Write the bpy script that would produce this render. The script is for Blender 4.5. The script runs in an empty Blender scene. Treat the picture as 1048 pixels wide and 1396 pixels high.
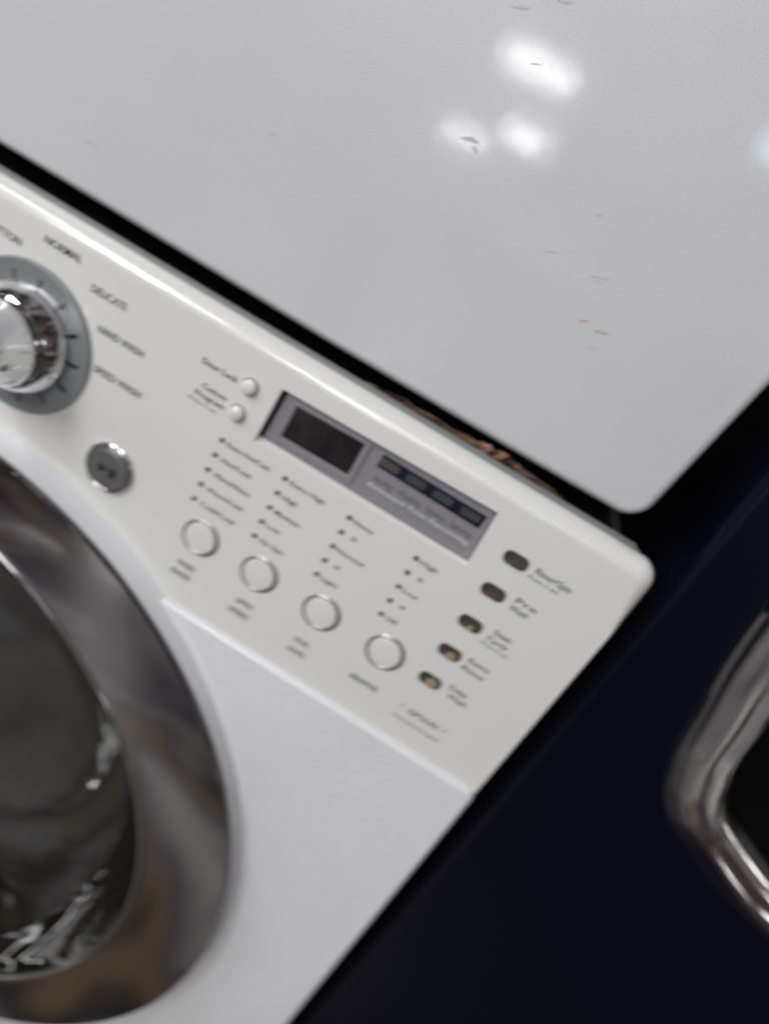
import bpy, bmesh, math, random
from mathutils import Vector, Matrix
random.seed(4)
sc = bpy.context.scene
S = 0.36          # metres per panel unit
H = 0.92          # height of the panel origin above the floor
def W(x, y, z=0.0):            # panel coordinates (right, up, out) -> world
    return Vector((x*S, -z*S, H+y*S))

# ------------------------------------------------------------------ camera
R0 = Vector((0.85302662, 0.4451026, -0.27245047))
R1 = Vector((0.51859192, -0.78138353, 0.34713424))
R2 = Vector((-0.05837796, -0.43740536, -0.89736757))
def V(a): return Vector((a[0], -a[2], a[1]))
cd = bpy.data.cameras.new("camera"); cam = bpy.data.objects.new("camera", cd)
sc.collection.objects.link(cam); sc.camera = cam
right, up, back = V(R0), -V(R1), -V(R2)
m = Matrix((right, up, back)).transposed().to_4x4()
m.translation = W(0.05837796, 0.43740536, 0.89736757)
cam.matrix_world = m
cd.sensor_fit = 'VERTICAL'; cd.sensor_height = 36; cd.sensor_width = 27
cd.lens = 36*976.04/1396
cd.clip_start = 0.01; cd.clip_end = 100
cd.dof.use_dof = True; cd.dof.focus_distance = 0.262; cd.dof.aperture_fstop = 5.6
cd.dof.aperture_ratio = 0.5

# ------------------------------------------------------------------ world
wd = bpy.data.worlds.new("World"); sc.world = wd; wd.use_nodes = True
nt = wd.node_tree; nt.nodes.clear()
def N(nt, t, **k):
    n = nt.nodes.new(t)
    for a, b in k.items(): setattr(n, a, b)
    return n
tc = N(nt, 'ShaderNodeTexCoord'); mp = N(nt, 'ShaderNodeMapping'); mp.inputs['Scale'].default_value = (1.6, 1.6, 3.2)
nz = N(nt, 'ShaderNodeTexNoise', noise_dimensions='4D'); nz.inputs['Scale'].default_value = 2.4; nz.inputs['Detail'].default_value = 2; nz.inputs['W'].default_value = 3.1
rp = N(nt, 'ShaderNodeValToRGB')
els = rp.color_ramp.elements
els[0].position = .40; els[0].color = (.014, .012, .018, 1)
els[1].position = .70; els[1].color = (.42, .41, .39, 1)
for q, c in ((.45, (.035, .02, .03, 1)), (.50, (.10, .075, .04, 1)), (.54, (.045, .042, .055, 1)), (.60, (.15, .145, .15, 1))):
    e = els.new(q); e.color = c
bg = N(nt, 'ShaderNodeBackground'); bg.inputs['Strength'].default_value = 1.0
wo = N(nt, 'ShaderNodeOutputWorld')
nt.links.new(tc.outputs['Generated'], mp.inputs['Vector']); nt.links.new(mp.outputs['Vector'], nz.inputs['Vector'])
nt.links.new(nz.outputs['Fac'], rp.inputs['Fac']); nt.links.new(rp.outputs['Color'], bg.inputs['Color'])
nt.links.new(bg.outputs['Background'], wo.inputs['Surface'])

# ------------------------------------------------------------------ ceiling lights of the shop, plus added unseen lamps
def lamp(pos, sx, sy, power, col=(.99, .988, 1), target=(0, 0, .95), rect=True):
    l = bpy.data.lights.new("shop_or_added_light", 'AREA'); l.shape = 'RECTANGLE'; l.size = sx; l.size_y = sy
    l.energy = power; l.color = col
    o = bpy.data.objects.new("shop_or_added_light", l); sc.collection.objects.link(o)
    o.location = pos; d = Vector(target)-Vector(pos)
    o.rotation_euler = d.to_track_quat('-Z', 'Y').to_euler()
    return o
EYE = W(0.058, 0.437, 0.897)
def far(dx, dy, dz, dist, sx, sy, power, col=(.99, .988, 1)):
    # dx, dy, dz: direction (right, up, out) from the dryer front
    p = W(0, .5, -.1) + Vector((dx, -dz, dy))*dist
    return lamp(p, sx, sy, power, col)
far(-.166, .122, .979, 11, 1.0, .34, 18)
far(-.142, .052, .985, 11, .55, .26, 9)
far(-.212, .018, .979, 11, .62, .2, 6, (.97, .97, 1))
far(.132, .170, .975, 11, .5, .35, 7, (.6, .85, 1))
for x, y, z, sx, sy, pw in ((-1.7, -2.2, 3.0, .9, .22, 12), (-2.0, -3.0, 3.0, .9, .22, 14), (-.5, -2.6, 3.1, .9, .22, 5), (-.3, -3.6, 3.1, .9, .22, 7),
                            (-1.2, -4.6, 3.1, .9, .25, 38), (-2.9, -4.2, 3.0, .9, .25, 30), (.8, -4.8, 3.1, .9, .25, 4), (-3.4, -2.0, 2.9, .9, .22, 10),
                            (-1.25, -.95, 2.3, .8, .2, 8), (-1.0, -6.5, 3.1, 1.2, .3, 30)):  # first on this line: unseen lamp added close at left for falloff
    lamp((x, y, z), sx, sy, pw)
lamp((-4.6, -1.6, 1.9), 2.0, 1.1, 18)  # unseen lamp, added to brighten the navy door's chrome band
lamp((3.6, -2.2, 2.3), .9, .5, 4)  # unseen lamp, added for bright streaks on the navy door frame
sc.view_settings.view_transform = 'Standard'; sc.view_settings.look = 'None'
sc.view_settings.exposure = 0.06; sc.view_settings.gamma = 1.0

# ------------------------------------------------------------------ materials
def mat(name, col, rough=.4, metal=0.0, coat=0.0, noise=None, bump=None, spec=.5, trans=0.0, ior=1.45, emit=None):
    mt = bpy.data.materials.new(name); mt.use_nodes = True; t = mt.node_tree
    b = t.nodes['Principled BSDF']
    b.inputs['Base Color'].default_value = (*col, 1); b.inputs['Roughness'].default_value = rough
    b.inputs['Metallic'].default_value = metal; b.inputs['Coat Weight'].default_value = coat
    b.inputs['Coat Roughness'].default_value = .06
    b.inputs['Specular IOR Level'].default_value = spec; b.inputs['IOR'].default_value = ior
    b.inputs['Transmission Weight'].default_value = trans
    if noise:       # (scale, second colour, lo, hi)
        c = N(t, 'ShaderNodeTexCoord'); n = N(t, 'ShaderNodeTexNoise'); n.inputs['Scale'].default_value = noise[0]; n.inputs['Detail'].default_value = 5
        r = N(t, 'ShaderNodeMapRange'); r.inputs['From Min'].default_value = noise[2]; r.inputs['From Max'].default_value = noise[3]
        x = N(t, 'ShaderNodeMix', data_type='RGBA'); x.inputs[6].default_value = (*col, 1); x.inputs[7].default_value = (*noise[1], 1)
        t.links.new(c.outputs['Object'], n.inputs['Vector']); t.links.new(n.outputs['Fac'], r.inputs['Value'])
        t.links.new(r.outputs['Result'], x.inputs[0]); t.links.new(x.outputs[2], b.inputs['Base Color'])
    if bump:        # (scale, strength, distance)
        c = N(t, 'ShaderNodeTexCoord'); n = N(t, 'ShaderNodeTexNoise'); n.inputs['Scale'].default_value = bump[0]; n.inputs['Detail'].default_value = 2
        u = N(t, 'ShaderNodeBump'); u.inputs['Strength'].default_value = bump[1]; u.inputs['Distance'].default_value = bump[2]
        t.links.new(c.outputs['Object'], n.inputs['Vector']); t.links.new(n.outputs['Fac'], u.inputs['Height'])
        t.links.new(u.outputs['Normal'], b.inputs['Normal'])
        if coat: t.links.new(u.outputs['Normal'], b.inputs['Coat Normal'])
    return mt
def enamel(name, col, marks=()):
    """glossy painted sheet: faint grain, soft grime and a few scuffs of their own shape"""
    mt = mat(name, col, .45, coat=1.0, bump=(60, .10, .0005)); mt.node_tree.nodes['Principled BSDF'].inputs['Coat Roughness'].default_value = .08
    t = mt.node_tree; b = t.nodes['Principled BSDF']; c = N(t, 'ShaderNodeTexCoord')
    n = N(t, 'ShaderNodeTexNoise'); n.inputs['Scale'].default_value = 9; n.inputs['Detail'].default_value = 6
    r = N(t, 'ShaderNodeMapRange'); r.inputs['From Min'].default_value = .45; r.inputs['From Max'].default_value = .8; r.inputs['To Max'].default_value = .45
    g = N(t, 'ShaderNodeTexNoise'); g.inputs['Scale'].default_value = 1400; g.inputs['Detail'].default_value = 1
    gr = N(t, 'ShaderNodeMapRange'); gr.inputs['From Min'].default_value = .3; gr.inputs['From Max'].default_value = .7; gr.inputs['To Min'].default_value = .90; gr.inputs['To Max'].default_value = 1.06
    x = N(t, 'ShaderNodeMix', data_type='RGBA'); x.inputs[6].default_value = (*col, 1); x.inputs[7].default_value = (col[0]*.86, col[1]*.85, col[2]*.83, 1)
    t.links.new(c.outputs['Object'], n.inputs['Vector']); t.links.new(c.outputs['Object'], g.inputs['Vector'])
    t.links.new(n.outputs['Fac'], r.inputs['Value']); t.links.new(r.outputs['Result'], x.inputs[0])
    t.links.new(g.outputs['Fac'], gr.inputs['Value'])
    mu = N(t, 'ShaderNodeVectorMath', operation='SCALE')
    t.links.new(x.outputs[2], mu.inputs[0]); t.links.new(gr.outputs['Result'], mu.inputs['Scale'])
    t.links.new(mu.outputs[0], b.inputs['Base Color'])
    return mt
M = dict(
    white=enamel('white_enamel', (.82, .825, .84)),
    cabinet=enamel('white_cabinet', (.76, .765, .79)),
    console=mat('white_plastic', (.80, .805, .785), .4, coat=.8, bump=(160, .06, .0004), noise=(1300, (.74, .74, .715), .35, .65)),
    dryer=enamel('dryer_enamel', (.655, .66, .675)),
    chrome=mat('chrome', (.80, .80, .80), .07, 1.0),
    chrome2=mat('polished_chrome', (.90, .89, .88), .10, 1.0),
    knob=mat('knob_chrome', (.74, .74, .75), .11, 1.0),
    ringlet=mat('brushed_ring', (.50, .50, .50), .24, 1.0),
    satin=mat('satin_metal', (.48, .49, .49), .33, 1.0, bump=(500, .1, .0003)),
    ring=mat('tinted_chrome', (.45, .425, .43), .07, 1.0, bump=(5, .10, .012)),
    edge=mat('dark_door_edge', (.03, .028, .03), .15, .6),
    dial=mat('dial_silver', (.36, .375, .385), .33, .55, bump=(600, .1, .0002)),
    bezel=mat('grey_bezel', (.30, .288, .31), .36, .2),
    lcd=mat('dark_screen', (.008, .006, .008), .25, noise=(60, (.03, .024, .026), .4, .7)),
    strip=mat('blue_black_screen', (.008, .011, .022), .25),
    seg=mat('indicator_window', (.055, .06, .065), .3),
    led=mat('led_dot', (.085, .075, .07), .3),
    led2=mat('led_dot_pale', (.33, .33, .31), .35),
    ink=mat('printed_ink', (.13, .13, .14), .5),
    ink2=mat('printed_ink_soft', (.22, .22, .25), .5),
    inkw=mat('printed_ink_white', (.62, .68, .68), .5),
    tick=mat('black_tick', (.02, .025, .03), .4),
    pill=mat('smoked_window', (.065, .053, .040), .2, noise=(160, (.15, .11, .08), .45, .75)),
    lens=mat('warm_glint_paint', (.36, .27, .20), .3),  # warm colour for the glint painted into option buttons
    dark=mat('black_rubber_and_shade', (.006, .006, .008), .7),  # rubber of the feet; also painted shade in gap and display recess
    top=mat('grey_plastic_and_shade', (.26, .265, .26), .4),  # grey plastic whose tone also paints shade behind the console edge
    navy=mat('navy_paint', (.0026, .0034, .0105), .26, bump=(120, .05, .0005), spec=.4),
    black=mat('black_plastic', (.003, .003, .004), .5, spec=.3),
    glass=mat('smoked_glass', (.010, .009, .0075), .03, spec=.42, bump=(16, .35, .006)),
    glass2=mat('black_glass', (.003, .003, .003), .3, spec=.2),
    drum=mat('drum_steel', (.05, .047, .042), .35, 1.0),
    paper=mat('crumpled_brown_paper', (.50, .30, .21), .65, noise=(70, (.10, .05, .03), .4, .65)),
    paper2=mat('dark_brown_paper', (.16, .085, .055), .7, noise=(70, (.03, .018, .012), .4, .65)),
    floor=mat('floor_concrete', (.13, .12, .11), .5, noise=(3, (.08, .075, .07), .4, .7)),
    scuff=mat('grey_scuff', (.54, .54, .55), .45), scuffr=mat('rusty_scuff', (.52, .42, .41), .45),
)
# tinted glass lets some of the drum show through
g = M['glass'].node_tree.nodes['Principled BSDF']; g.inputs['Transmission Weight'].default_value = .12

# ------------------------------------------------------------------ helpers
col = sc.collection
def root(name, label, cat, loc, group=None):
    o = bpy.data.objects.new(name, None); col.objects.link(o); o.location = loc; o.empty_display_size = .05
    o['label'] = label; o['category'] = cat
    if group: o['group'] = group
    return o
def wloc(o):
    v = Vector((0, 0, 0))
    while o: v += o.location; o = o.parent
    return v
def link(name, bm, mtl, parent=None, loc=None, smooth=True, label=None):
    """bm in world coordinates; loc (world) becomes the object's own origin"""
    loc = Vector(loc) if loc is not None else (wloc(parent) if parent else Vector((0, 0, 0)))
    for v in bm.verts: v.co -= loc
    bmesh.ops.recalc_face_normals(bm, faces=bm.faces)
    me = bpy.data.meshes.new(name); bm.to_mesh(me); bm.free()
    me.materials.append(mtl)
    if smooth:
        for f in me.polygons: f.use_smooth = True
        me.set_sharp_from_angle(angle=math.radians(38))
    o = bpy.data.objects.new(name, me); col.objects.link(o)
    if smooth:
        wn = o.modifiers.new('weighted_normal', 'WEIGHTED_NORMAL'); wn.keep_sharp = True; wn.weight = 100
    if parent: o.parent = parent; o.location = loc-wloc(parent)
    else: o.location = loc
    if label: o['label'] = label
    return o
def dup(o, parent, wl):
    c = o.copy(); col.objects.link(c); c.parent = parent; c.location = Vector(wl)-wloc(parent)
    for ch in o.children:
        d = ch.copy(); col.objects.link(d); d.parent = c
    return c
def offset(pts, d):            # shrink a closed counter-clockwise outline by d
    n = len(pts); out = []
    for i in range(n):
        a, b, c = Vector(pts[i-1]), Vector(pts[i]), Vector(pts[(i+1) % n])
        e1, e2 = (b-a).normalized(), (c-b).normalized()
        n1, n2 = Vector((-e1.y, e1.x)), Vector((-e2.y, e2.x))
        k = (n1+n2); k = k/max(.3, k.length_squared)*2
        out.append(tuple(b+k*d))
    return out
def rrect(x0, y0, x1, y1, r, n=6):
    if not isinstance(r, (list, tuple)): r = [r]*4        # order: bl br tr tl
    out = []
    for (cx, cy, a, rr) in ((x0+r[0], y0+r[0], 180, r[0]), (x1-r[1], y0+r[1], 270, r[1]), (x1-r[2], y1-r[2], 0, r[2]), (x0+r[3], y1-r[3], 90, r[3])):
        for k in range(n+1):
            t = math.radians(a+90*k/n); out.append((cx+rr*math.cos(t), cy+rr*math.sin(t)))
    return out
def slab(outline, z0, z1, r, holes=(), n=6, back=True, rf=None):
    """rounded-edge plate in panel coordinates, front at z1, back at z0; holes: list of outlines (open)"""
    bm = bmesh.new(); rings = []
    prof = [(0, z0)]+[(r*(1-math.cos(math.pi/2*k/n)), z1-r*(1-math.sin(math.pi/2*k/n))) for k in range(n+1)]
    for d, z in prof:
        of = offset(outline, d)
        if rf: of = [(a[0]+(b[0]-a[0])*rf(*a), a[1]+(b[1]-a[1])*rf(*a)) for a, b in zip(outline, of)]
        rings.append([bm.verts.new(W(x, y, z)) for x, y in of])
    L = len(outline)
    for a, b in zip(rings, rings[1:]):
        for i in range(L):
            bm.faces.new((a[i], a[(i+1) % L], b[(i+1) % L], b[i]))
    if not holes:
        bm.faces.new(rings[-1])
    else:
        edges = [bm.edges.get((rings[-1][i], rings[-1][(i+1) % L])) for i in range(L)]
        for h in holes:
            vs = [bm.verts.new(W(x, y, z1)) for x, y in h]
            edges += [bm.edges.new((vs[i], vs[(i+1) % len(vs)])) for i in range(len(vs))]
        bmesh.ops.triangle_fill(bm, edges=edges, use_beauty=True)
    if back: bm.faces.new(list(reversed(rings[0])))
    return bm
def lathe(cx, cy, prof, seg=64, cap=True, bm=None, closed=False):
    """surface of revolution about the outward axis; prof: (radius, z)"""
    bm = bm or bmesh.new(); rings = []
    for q in prof:
        r, z = q[0], q[1]
        if len(q) > 2: cx, cy = q[2], q[3]
        if r < 1e-6: rings.append([bm.verts.new(W(cx, cy, z))])
        else: rings.append([bm.verts.new(W(cx+r*math.cos(2*math.pi*k/seg), cy+r*math.sin(2*math.pi*k/seg), z)) for k in range(seg)])
    pr = list(zip(rings, rings[1:]))
    if closed: pr.append((rings[-1], rings[0]))
    for a, b in pr:
        for i in range(seg):
            j = (i+1) % seg
            if len(a) == 1 and len(b) > 1: bm.faces.new((a[0], b[j], b[i]))
            elif len(b) == 1 and len(a) > 1: bm.faces.new((a[i], a[j], b[0]))
            elif len(a) > 1: bm.faces.new((a[i], a[j], b[j], b[i]))
    return bm
def torus_prof(R, r, z, n=14, sq=1.0):
    return [(R+r*math.cos(2*math.pi*k/n), z+sq*r*math.sin(2*math.pi*k/n)) for k in range(n)]
def wall(outer, z_out, inner, z_in, bm=None):
    bm = bm or bmesh.new(); L = len(outer)
    a = [bm.verts.new(W(x, y, z_out)) for x, y in outer]; b = [bm.verts.new(W(x, y, z_in)) for x, y in inner]
    for i in range(L): bm.faces.new((a[i], a[(i+1) % L], b[(i+1) % L], b[i]))
    return bm
def flat(outline, z0, z1): return slab(outline, z0, z1, min(.0008, abs(z1-z0)*.4), n=2)
def text(body, x0, x1, y, z, h, mtl, parent, bold=.0, name='lettering'):
    """one line of print, from x0 to x1 on the panel, cap height h, centred on y"""
    c = bpy.data.curves.new(name, 'FONT'); c.body = body; c.size = 1; c.offset = bold; c.resolution_u = 2
    tmp = bpy.data.objects.new('tmp', c)
    col.objects.link(tmp); bpy.context.view_layer.update()
    me = bpy.data.meshes.new_from_object(tmp.evaluated_get(bpy.context.evaluated_depsgraph_get()))
    bpy.data.objects.remove(tmp); bpy.data.curves.remove(c)
    xs = [v.co.x for v in me.vertices]; a, b = min(xs), max(xs); org = W(x0, y, z)
    for v in me.vertices:
        X = (v.co.x-a)/(b-a)*(x1-x0); Y = (v.co.y/.70-.5)*h
        v.co = Vector((X*S, 0, Y*S))
    me.materials.clear(); me.materials.append(mtl); me.name = name
    o = bpy.data.objects.new(name, me); col.objects.link(o); o.parent = parent; o.location = org-wloc(parent)
    return o

# ------------------------------------------------------------------ floor
floor_mat = mat('worn_floor', (.1, .1, .1), .35)
t = floor_mat.node_tree; b = t.nodes['Principled BSDF']
c = N(t, 'ShaderNodeTexCoord'); n = N(t, 'ShaderNodeTexNoise'); n.inputs['Scale'].default_value = 1.1; n.inputs['Detail'].default_value = 4; n.inputs['Distortion'].default_value = .6
r = N(t, 'ShaderNodeValToRGB'); e = r.color_ramp.elements
e[0].position = .38; e[0].color = (.012, .008, .012, 1); e[1].position = .68; e[1].color = (.42, .42, .41, 1)
for q, cc in ((.44, (.05, .03, .045, 1)), (.48, (.15, .14, .135, 1)), (.52, (.025, .02, .025, 1)), (.56, (.16, .125, .07, 1)), (.60, (.11, .10, .11, 1))):
    z = e.new(q); z.color = cc
t.links.new(c.outputs['Object'], n.inputs['Vector']); t.links.new(n.outputs['Fac'], r.inputs['Fac']); t.links.new(r.outputs['Color'], b.inputs['Base Color'])
bm = bmesh.new(); bmesh.ops.create_grid(bm, x_segments=2, y_segments=2, size=15)
fl = link('floor', bm, floor_mat, smooth=False); fl['kind'] = 'structure'

# ================================================================== white washing machine
XR = .351; XL = -.602*2-.351; YB = -2.4
washer = root('washing_machine', 'white front-loading washing machine with round control dial and a chrome-ringed door', 'washing machine', (W(-.602, 0, 0).x, 0, 0))
# cabinet sides and back
cab = slab([(XL, YB), (XR-.004, YB), (XR-.004, .095), (XL, .095)], -1.7, -1.05, .004)
for xx in (XL+.004, XR-.008):
    me_ = bpy.data.meshes.new('t'); q = slab([(xx-.004, YB), (xx+.004, YB), (xx+.004, .05), (xx-.004, .05)], -1.05, -.06, .002); q.to_mesh(me_); q.free(); cab.from_mesh(me_); bpy.data.meshes.remove(me_)
link('cabinet', cab, M['cabinet'], washer)
# console with a recess for the display
disp = [(-.2117, -.0115), (.1350, -.0065), (.1318, .0860), (-.2042, .0795)]
DX, DY = -.640, -.992         # middle of the door opening
def arc(r, y, inside):        # points of the opening's edge above (or below) height y, left to right / right to left
    a0 = math.asin((y-DY)/r)
    if inside: a, b, n = a0, a0-(math.pi+2*a0), 90      # clockwise round below
    else: a, b, n = math.pi-a0, a0, 40                  # over the top, left to right
    return [(DX+r*math.cos(a+(b-a)*k/n), DY+r*math.sin(a+(b-a)*k/n)) for k in range(n+1)]
rr = rrect(XL, -.352, XR+.005, .129, [.02, .010, .030, .036], 8)
con_out = rr[:9]+arc(.748, -.352, False)+rr[9:18]+[(XR+.005, y) for y in (-.25, -.15, -.05, .02, .05, .08)]+rr[18:]
con_out = [(x-(.0070*min(1, max(0, (.08-y)/.43)) if x > .2 else 0), y) for x, y in con_out]
con = slab(con_out, -.030, 0, .024, holes=[disp], n=8, rf=lambda x, y: .28+.72*min(1, max(0, (y-.02)/.08)))
inner = [(-.2107, -.0042), (.1347, -.0040), (.1313, .0852), (-.2036, .0788)]
wall(disp, 0, inner, -.011, con)
console = link('control_panel', con, M['console'], washer, W(-.1, -.1, 0))
link('console_rear_lip', slab([(XL+.02, .09), (.322, .09), (.332, .1180), (.316, .1272), (XL+.02, .1272)], -.062, -.029, .013), M['top'], washer)  # lip in grey, painting in the dryer's shade on the console top
link('gap_shade', slab([(XL+.02, .06), (.31, .06), (.31, .075), (XL+.02, .075)], -1.0, -.085, .002), M['dark'], washer)  # black sheet standing in for the shade in the gap

# display
dp = link('display', flat([(inner[0][0]+.0060, inner[0][1]+.0008), (inner[1][0]-.0008, inner[1][1]+.0008), (inner[2][0]-.0015, inner[2][1]-.0042), (inner[3][0]+.0058, inner[3][1]-.0042)], -.016, -.0108), M['bezel'], washer, W(-.04, .037, -.011))
link('display_shade_plate', flat(offset(inner, -.004), -.022, -.0170), M['dark'], washer)  # black plate painting shadow lines along the display's left and top
fr_o = [(-.1905, .0005), (-.0600, .0035), (-.0585, .0760), (-.1860, .0722)]
fr_i = [(-.1801, .0130), (-.0713, .0150), (-.0702, .0675), (-.1773, .0640)]
bmf = wall(fr_o, -.0108, offset(fr_o, .003), -.0075); wall(offset(fr_o, .003), -.0075, offset(fr_i, -.002), -.0075, bmf); wall(offset(fr_i, -.002), -.0075, fr_i, -.010, bmf)
bmesh.ops.remove_doubles(bmf, verts=bmf.verts, dist=1e-6)
link('screen_frame', bmf, M['bezel'], dp)
link('screen', flat(fr_i, -.0108, -.0098), M['lcd'], dp)
link('indicator_strip', flat([(-.0418, .0495), (.1225, .0478), (.1240, .0690), (-.0407, .0698)], -.0108, -.0092), M['strip'], dp)
for x in (-.026, .0165, .060, .1035):
    link('indicator_window', flat(rrect(x-.0150, .0535, x+.0150, .0655, .003, 3), -.0092, -.0086), M['seg'] if x > 0 else M['led'], dp)
text('Sensing   Washing   Rinsing   Spinning', -.038, .120, .0330, -.0104, .0090, M['ink'], dp, .015)
text('Estimated Time Remaining', -.040, .122, .0205, -.0104, .0062, M['inkw'], dp, .01)

# indicator dots and their words
rows = [-.0362, -.0629, -.0903, -.1178, -.1458]
colx = [(-.2545, -.2595), (-.1473, -.1518), (-.0391, -.0420), (.0716, .0706)]
led_bm = lambda x, y: lathe(x, y, [(0.0042, -.001), (.0042, .0010), (.0033, .0018), (0, .0021)], 16)
led0 = None
words = [[('Extra Hot/Cold', -.2445, -.1745), ('Hot/Cold', -.2439, -.1945), ('Warm/Warm', -.2464, -.1842), ('Warm/Cold', -.2474, -.1855), ('Cold/Cold', -.2479, -.1890)],
         [('Extra High', -.1375, -.0803), ('High', -.1390, -.1141), ('Medium', -.1391, -.0975), ('Low', -.1412, -.1186), ('No Spin', -.1408, -.1001)],
         [('Heavy', -.0314, .0013), None, ('Normal', -.0328, .0122), None, ('Light', -.0335, -.0056)],
         [('High', .0800, .1070), None, ('Low', .0790, .1041), None, ('Off', .0790, .0975)]]
for i, (xa, xb) in enumerate(colx):
    for j, y in enumerate(rows):
        x = xa+(xb-xa)*j/4
        if led0 is None: led0 = link('indicator_light', led_bm(x, y), M['led'], console, W(x, y, 0))
        else: dup(led0, console, W(x, y, 0))
        w = words[i][j]
        if w: text(w[0], w[1], w[2], y-.0005, .0012, .0078, M['ink'], console, .006)
        else:
            link('indicator_mark', flat(rrect(x+.0165, y-.0035, x+.0255, y+.0035, .003, 3), -.001, .0008), M['led2'], console)
# round buttons
def button(x, y):
    b = link('round_button', lathe(x, y, [(.0262, -.001), (.0258, .0025), (.0248, .0038), (.022, .0043), (.010, .0046), (0, .0046)], 48), M['console'], washer, W(x, y, 0))
    link('button_ring', lathe(x, y, torus_prof(.0287, .0029, .0, sq=.8), 48, closed=True), M['ringlet'], b, W(x, y, 0))
    return b
b0 = button(-.2260, -.2012)
for x in (-.1195, -.0077, .1061): dup(b0, washer, W(x, -.2012, 0))
for body, x, w, y in (('WASH', -.2300, .031, -.2595), ('RINSE', -.2325, .034, -.2795), ('SPIN', -.1200, .028, -.2625), ('SPEED', -.1215, .036, -.2840),
                      ('SOIL', -.0115, .027, -.2670), ('LEVEL', -.0115, .032, -.2885), ('BEEPER', .1040, .049, -.2695)):
    text(body, x-w/2, x+w/2, y, .0012, .0100, M['ink'], console, .008)
# two small buttons beside the display
def small(x, y):
    b = link('small_button', lathe(x, y, [(.0118, -.001), (.0118, .004), (.0104, .0070), (.007, .0088), (0, .0096)], 32), M['console'], washer, W(x, y, 0))
    link('button_ring', lathe(x, y, torus_prof(.0124, .0009, .0002, 10), 32, closed=True), M['led'], b, W(x, y, 0))
    return b
s0 = small(-.2470, .0568); dup(s0, washer, W(-.2495, .0129, 0))
text('Door Lock', -.3240, -.2665, .0562, .0012, .0095, M['ink'], console, .008)
text('Custom', -.3110, -.2715, .0235, .0012, .0085, M['ink'], console, .006)
text('Program', -.3180, -.2700, .0095, .0012, .0085, M['ink'], console, .006)
text('Press 3 sec.', -.3240, -.2760, -.0025, .0012, .0055, M['ink2'], console, .0)
# option windows
p0 = None
for x, y in ((.1877, .0405), (.1869, -.0185), (.1861, -.0807), (.1854, -.1400), (.1849, -.2007)):
    if p0 is None:
        p0 = link('option_button', slab(rrect(x-.0185, y-.0108, x+.0185, y+.0108, .0096, 6), -.002, .0022, .0016, n=3), M['pill'], washer, W(x, y, 0))
    else: dup(p0, washer, W(x, y, 0))
for x, y, w in ((.1893, -.1450, .008), (.1885, -.2035, .0095), (.1890, -.0870, .005)):  # warm discs paint a glint into the lower option buttons
    link('painted_glint', lathe(x, y, [(w, .0015), (w*.9, .0027), (w*.5, .0031), (0, .0032)], 20), M['lens'], console)
ot = [('Rinse+Spin', .2177, .2717, .0442, .0105), ('Press 3 sec.', .2134, .2615, .0315, .0060), ('Pre', .2190, .2514, -.0092, .0100), ('Wash', .2167, .2453, -.0232, .0100),
      ('Stain', .2202, .2476, -.0705, .0095), ('Cycle', .2163, .2497, -.0845, .0090), ('Press 3 sec.', .2132, .2601, -.0960, .0060), ('Extra', .2147, .2480, -.1330, .0095), ('Rinse', .2120, .2480, -.1490, .0095),
      ('Delay', .2149, .2440, -.1905, .0100), ('Wash', .2180, .2510, -.2055, .0100)]
for b_, xa, xb, y, h in ot: text(b_, xa, xb, y, .0012, h, M['ink'] if h > .007 else M['ink2'], console, .006)
text('OPTION', .1841, .2354, -.2690, .0012, .0105, M['ink'], console, .008)
for xa in (.1693, .2443): text('*', xa, xa+.006, -.2695, .0012, .012, M['ink2'], console, .0)
text('Press button for option', .1680, .2483, -.2895, .0012, .0070, M['ink2'], console, .0)

# start button
sx, sy = -.4009, -.1796
pb = link('start_button', lathe(sx, sy, [(.0335, -.002), (.0335, .008), (.0315, .0110), (.028, .0120), (.015, .0105), (0, .0100)], 56), M['satin'], washer, W(sx, sy, 0))
link('button_ring', lathe(sx, sy, torus_prof(.0385, .0040, .002, sq=1.0), 56, closed=True), M['chrome'], pb, W(sx, sy, 0))
sym = flat([(sx-.013, sy-.008), (sx+.002, sy), (sx-.013, sy+.008)], .008, .0122)
for a in (.006, .0125):
    q = flat([(sx+a, sy-.008), (sx+a+.004, sy-.008), (sx+a+.004, sy+.008), (sx+a, sy+.008)], .008, .0122)
    me_ = bpy.data.meshes.new('t'); q.to_mesh(me_); q.free(); sym.from_mesh(me_); bpy.data.meshes.remove(me_)
link('start_pause_symbol', sym, M['tick'], pb)

# dial
dx, dy = -.5935, -.0625
dl = link('dial', lathe(dx, dy, [(.1160, -.002), (.1160, .002), (.1140, .0055), (.1095, .0070), (.1060, .0058), (.0700, .0090), (0, .0090)], 96), M['dial'], washer, W(dx, dy, 0))
for k in range(-3, 9):
    a = math.radians(4+27*k)
    u, v = Vector((math.cos(a), math.sin(a))), Vector((-math.sin(a), math.cos(a)))
    c = Vector((dx, dy))
    pts = [c+u*.0845-v*.0031, c+u*.0985-v*.0031, c+u*.0985+v*.0031, c+u*.0845+v*.0031]
    link('dial_mark', flat([tuple(q) for q in pts], .004, .0088), M['tick'] if k in (-1, 0, 1) else M['ink'], dl)
link('knob', lathe(dx, dy, [(.0830, .008), (.0835, .014), (.0815, .021), (.0765, .031), (.0705, .041), (.0665, .045), (.0630, .047), (.0605, .052), (.0585, .060), (.0530, .090), (.0490, .110), (.0440, .119), (.036, .1225), (.025, .121), (0, .116)], 96), M['knob'], dl)
for b_, xa, xb, y in (('COTTON', -.6959, -.6330, .0660), ('NORMAL', -.5990, -.5371, .0900), ('DELICATE', -.5121, -.4538, .0632), ('HAND WASH', -.4859, -.4085, .0150), ('SPEED WASH', -.4732, -.3927, -.0435)):
    text(b_, xa, xb, y, .0012, .0115, M['ink'], console, .006)

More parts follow.
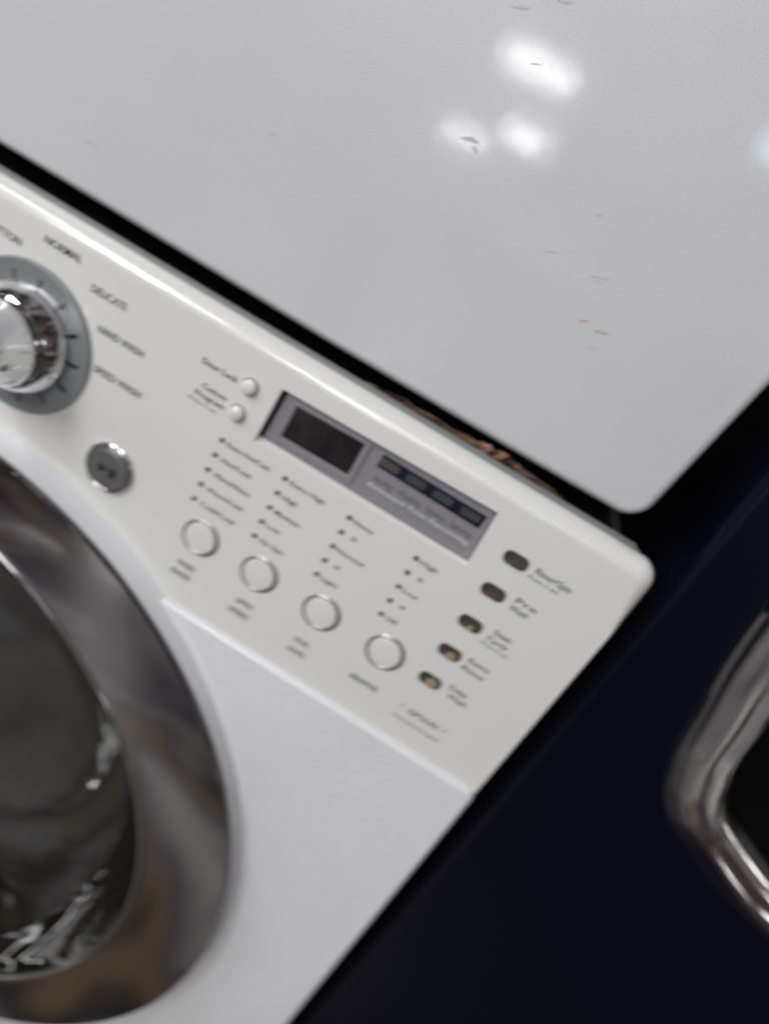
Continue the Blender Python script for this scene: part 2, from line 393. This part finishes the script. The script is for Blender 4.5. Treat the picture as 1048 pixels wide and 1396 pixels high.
# lower front panel, its collar and the door
low = rrect(XL, YB, XR-.004, -.3350, [.02, .02, .018, .02], 6)
low = low[:21]+arc(.748, -.335, True)+low[21:]
link('front_panel', slab(low, -.06, .009, .010, n=8), M['white'], washer)
link('door_collar', lathe(DX, DY, [(.776, -.012), (.768, .003), (.763, .010), (.760, .020), (.758, .036), (.72, .038)], 160), M['white'], washer)
IX, IY = -.680, -.980
OX, OY = -.646, -1.000
def rp_(t): return (OX+(IX-OX)*t, OY+(IY-OY)*t)
ringp = [(.7665-(.7665-.638)*t, .0525+.030*t-.006*t*t, *rp_(t)) for t in [k/14 for k in range(15)]]
ringp = [(.7680, .0500, OX, OY)]+ringp+[(.6325, .0755, IX, IY), (.630, .071, IX, IY)]
door = link('door', lathe(DX, DY, ringp, 200), M['ring'], washer, W(DX, DY, .09))
link('door_edge', lathe(OX, OY, [(.70, .036), (.758, .036), (.765, .040), (.7672, .044), (.7674, .0498)], 160), M['edge'], door)
link('door_glass', lathe(IX, IY, [(0.6327, 0.0720), (0.6275, 0.0640), (0.6213, 0.0390), (0.6130, 0.0090), (0.5985, -0.0260), (0.5757, -0.0640), (0.5436, -0.0980), (0.5022, -0.1260), (0.4556, -0.1440), (0.4246, -0.1510), (0.4090, -0.1610), (0.3624, -0.1790), (0.2692, -0.1930), (0.1864, -0.1960), (0.0000, -0.1860)], 128), M['glass'], door)
link('glass_edge', lathe(IX, IY, torus_prof(.6325, .0032, .0755, 10), 160, closed=True), M['chrome'], door)
link('drum', lathe(DX, DY, [(.70, .03), (.70, -.2), (.70, -.9), (.60, -1.0), (0, -1.0)], 96), M['drum'], washer)

# ================================================================== white dryer above
dr = root('clothes_dryer', 'scuffed plain white dryer front stacked above the control panel', 'dryer', W(-.602, .115, -.6))
yb = .1385; ZD = -.10
front = [(XL+.03, 1.95), (XL+.03, yb+.006), (-.60, yb+.001), (-.2, yb-.003), (.10, yb-.002)]
cr = .040; ex = .3165
for k in range(9):
    t = math.radians(-90+80*k/8); front.append((ex-cr+cr*math.cos(t), yb+cr+cr*math.sin(t)))
front += [(.3235, .2433), (.3316, .3219), (.3400, .40), (.352, .55), (.358, .8), (.358, 1.95)]
link('front_panel', slab(front, ZD-.05, ZD, .014, n=6), M['dryer'], dr)
link('cabinet', slab([(XL+.04, .150), (.30, .150), (.30, 1.94), (XL+.04, 1.94)], -1.7, ZD-.05, .004), M['dryer'], dr)
f0 = None
for fx in (XL+.12, .20):
    for fz in (-.30, -1.5):
        fm = slab(rrect(fx-.05, .075, fx+.05, .150, .005, 2), fz-.1, fz, .003)
        link('foot', fm, M['dark'], dr)
# scuffs on the paint (thin smears of their own)
def smear(pts, w, mtl, z=ZD+.0004):
    bm = bmesh.new(); n = len(pts); L_, R_ = [], []
    for i, (x, y) in enumerate(pts):
        a = Vector(pts[max(0, i-1)]); b = Vector(pts[min(n-1, i+1)]); t = (b-a).normalized(); nn = Vector((-t.y, t.x))
        ww = w*(.25+math.sin(math.pi*(i+.5)/n))*random.uniform(.6, 1.2)
        L_.append(bm.verts.new(W(x+nn.x*ww, y+nn.y*ww, z))); R_.append(bm.verts.new(W(x-nn.x*ww, y-nn.y*ww, z)))
    for i in range(n-1): bm.faces.new((L_[i], L_[i+1], R_[i+1], R_[i]))
    link('scuff', bm, mtl, dr, smooth=False)
def mark(x, y, ang, ln, w, mtl):
    a = math.radians(ang); k = 6
    smear([(x+math.cos(a)*ln*(i/(k-1)-.5)+random.uniform(-1, 1)*w*.5, y+math.sin(a)*ln*(i/(k-1)-.5)+random.uniform(-1, 1)*w*.6) for i in range(k)], w, mtl)
for a in ((-.1454, .4573, 10, .022, .0022, 0), (-.134, .450, -25, .012, .0015, 0), (-.3886, .3475, 40, .012, .0022, 0), (-.6423, .2127, 12, .020, .0018, 0), (-.630, .2100, 10, .012, .0012, 0),
          (.0130, .3914, 20, .017, .0011, 0), (.0413, .4548, 15, .012, .0010, 0), (.0820, .3931, 18, .024, .0010, 0), (.0840, .3880, 10, .012, .0008, 0),
          (.0956, .3393, 20, .013, .0016, 1), (.1223, .3372, 15, .018, .0018, 1), (.1233, .3138, 10, .016, .0012, 0), (-.16, .603, 20, .022, .0013, 0), (-.1168, .6281, 15, .018, .0014, 0), (-.1139, .5607, 20, .012, .0007, 0)):
    mark(*a[:5], M['scuffr'] if a[5] else M['scuff'])

# crumpled paper lying in the gap
pp = root('paper_scrap', 'crumpled brown paper scrap wedged in the dark gap under the dryer', 'paper scrap', W(.05, .115, -.085))
def crumple(x0, x1, y0, h, seed):
    random.seed(seed); bm = bmesh.new(); nx, ny = 16, 5; g = []
    for i in range(nx+1):
        row = []
        for j in range(ny+1):
            x = x0+(x1-x0)*i/nx
            e = math.sin(math.pi*i/nx)**.5
            y = y0+(j/ny-.5)*h*e+random.uniform(-.3, .3)*h*.5
            row.append(bm.verts.new(W(x+random.uniform(-.004, .004), y, -.082+random.uniform(-.008, .006))))
        g.append(row)
    for i in range(nx):
        for j in range(ny): bm.faces.new((g[i][j], g[i+1][j], g[i+1][j+1], g[i][j+1]))
    return bm
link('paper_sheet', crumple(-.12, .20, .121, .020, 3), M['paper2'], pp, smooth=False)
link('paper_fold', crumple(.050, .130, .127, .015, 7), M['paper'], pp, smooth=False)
random.seed(5)

# ================================================================== navy machine to the right
nv = root('navy_washing_machine', 'dark navy machine with chrome-framed door to the right of the white one', 'washing machine', (W(1.1, 0, 0).x, 0, 0))
ZN = -.10
link('cabinet', slab(rrect(.405, YB, 1.9, 1.1, .03, 5), -1.7, ZN, .02, n=5), M['navy'], nv)
half = [(.5351, .03), (.5521, -.0503), (.5667, -.1265), (.585, -.175), (.603, -.2111), (.6427, -.2539), (.7051, -.2889), (.7964, -.3282), (.9034, -.3546), (1.0, -.372)]
def spline(pts, n=4):
    out = []
    L = len(pts)
    for i in range(L):
        p0, p1, p2, p3 = [Vector(pts[(i+k) % L]) for k in (-1, 0, 1, 2)]
        for k in range(n):
            t = k/n; out.append(tuple(.5*((2*p1)+(-p0+p2)*t+(2*p0-5*p1+4*p2-p3)*t*t+(-p0+3*p1-3*p2+p3)*t**3)))
    return out
cxn, cyn = 1.08, .25
lowl = [(.5185, .25), (.5195, .19), (.5235, .12)]+half
top = [(x, 2*cyn-y) for x, y in reversed(lowl[1:])]
rt = [(2*cxn-x, y) for x, y in reversed(lowl)]
rtt = [(x, 2*cyn-y) for x, y in reversed(rt[:-1])]
out = spline(lowl+rt+rtt+top, 4)
def scaled(pts, d):            # shrink evenly towards the middle of the door
    r = []
    for x, y in pts:
        v = Vector((x-cxn, y-cyn)); L = v.length; r.append((cxn+v.x*(1-d/L), cyn+v.y*(1-d/L)))
    return r
bm = bmesh.new(); prof = [(0, -.002), (-.001, .006), (.004, .014), (.018, .031), (.032, .044), (.042, .050), (.050, .049), (.056, .040), (.061, .043), (.070, .047), (.080, .043), (.088, .030), (.095, .014), (.100, .0)]
rings = [[bm.verts.new(W(x, y, ZN+z)) for x, y in scaled(out, d)] for d, z in prof]
for a, b in zip(rings, rings[1:]):
    for i in range(len(out)): bm.faces.new((a[i], a[(i+1) % len(out)], b[(i+1) % len(out)], b[i]))
nd = link('door', bm, M['chrome2'], nv, W(cxn, cyn, ZN))
link('door_glass', slab(scaled(out, .100), ZN-.002, ZN+.006, .004, n=2), M['glass2'], nd)
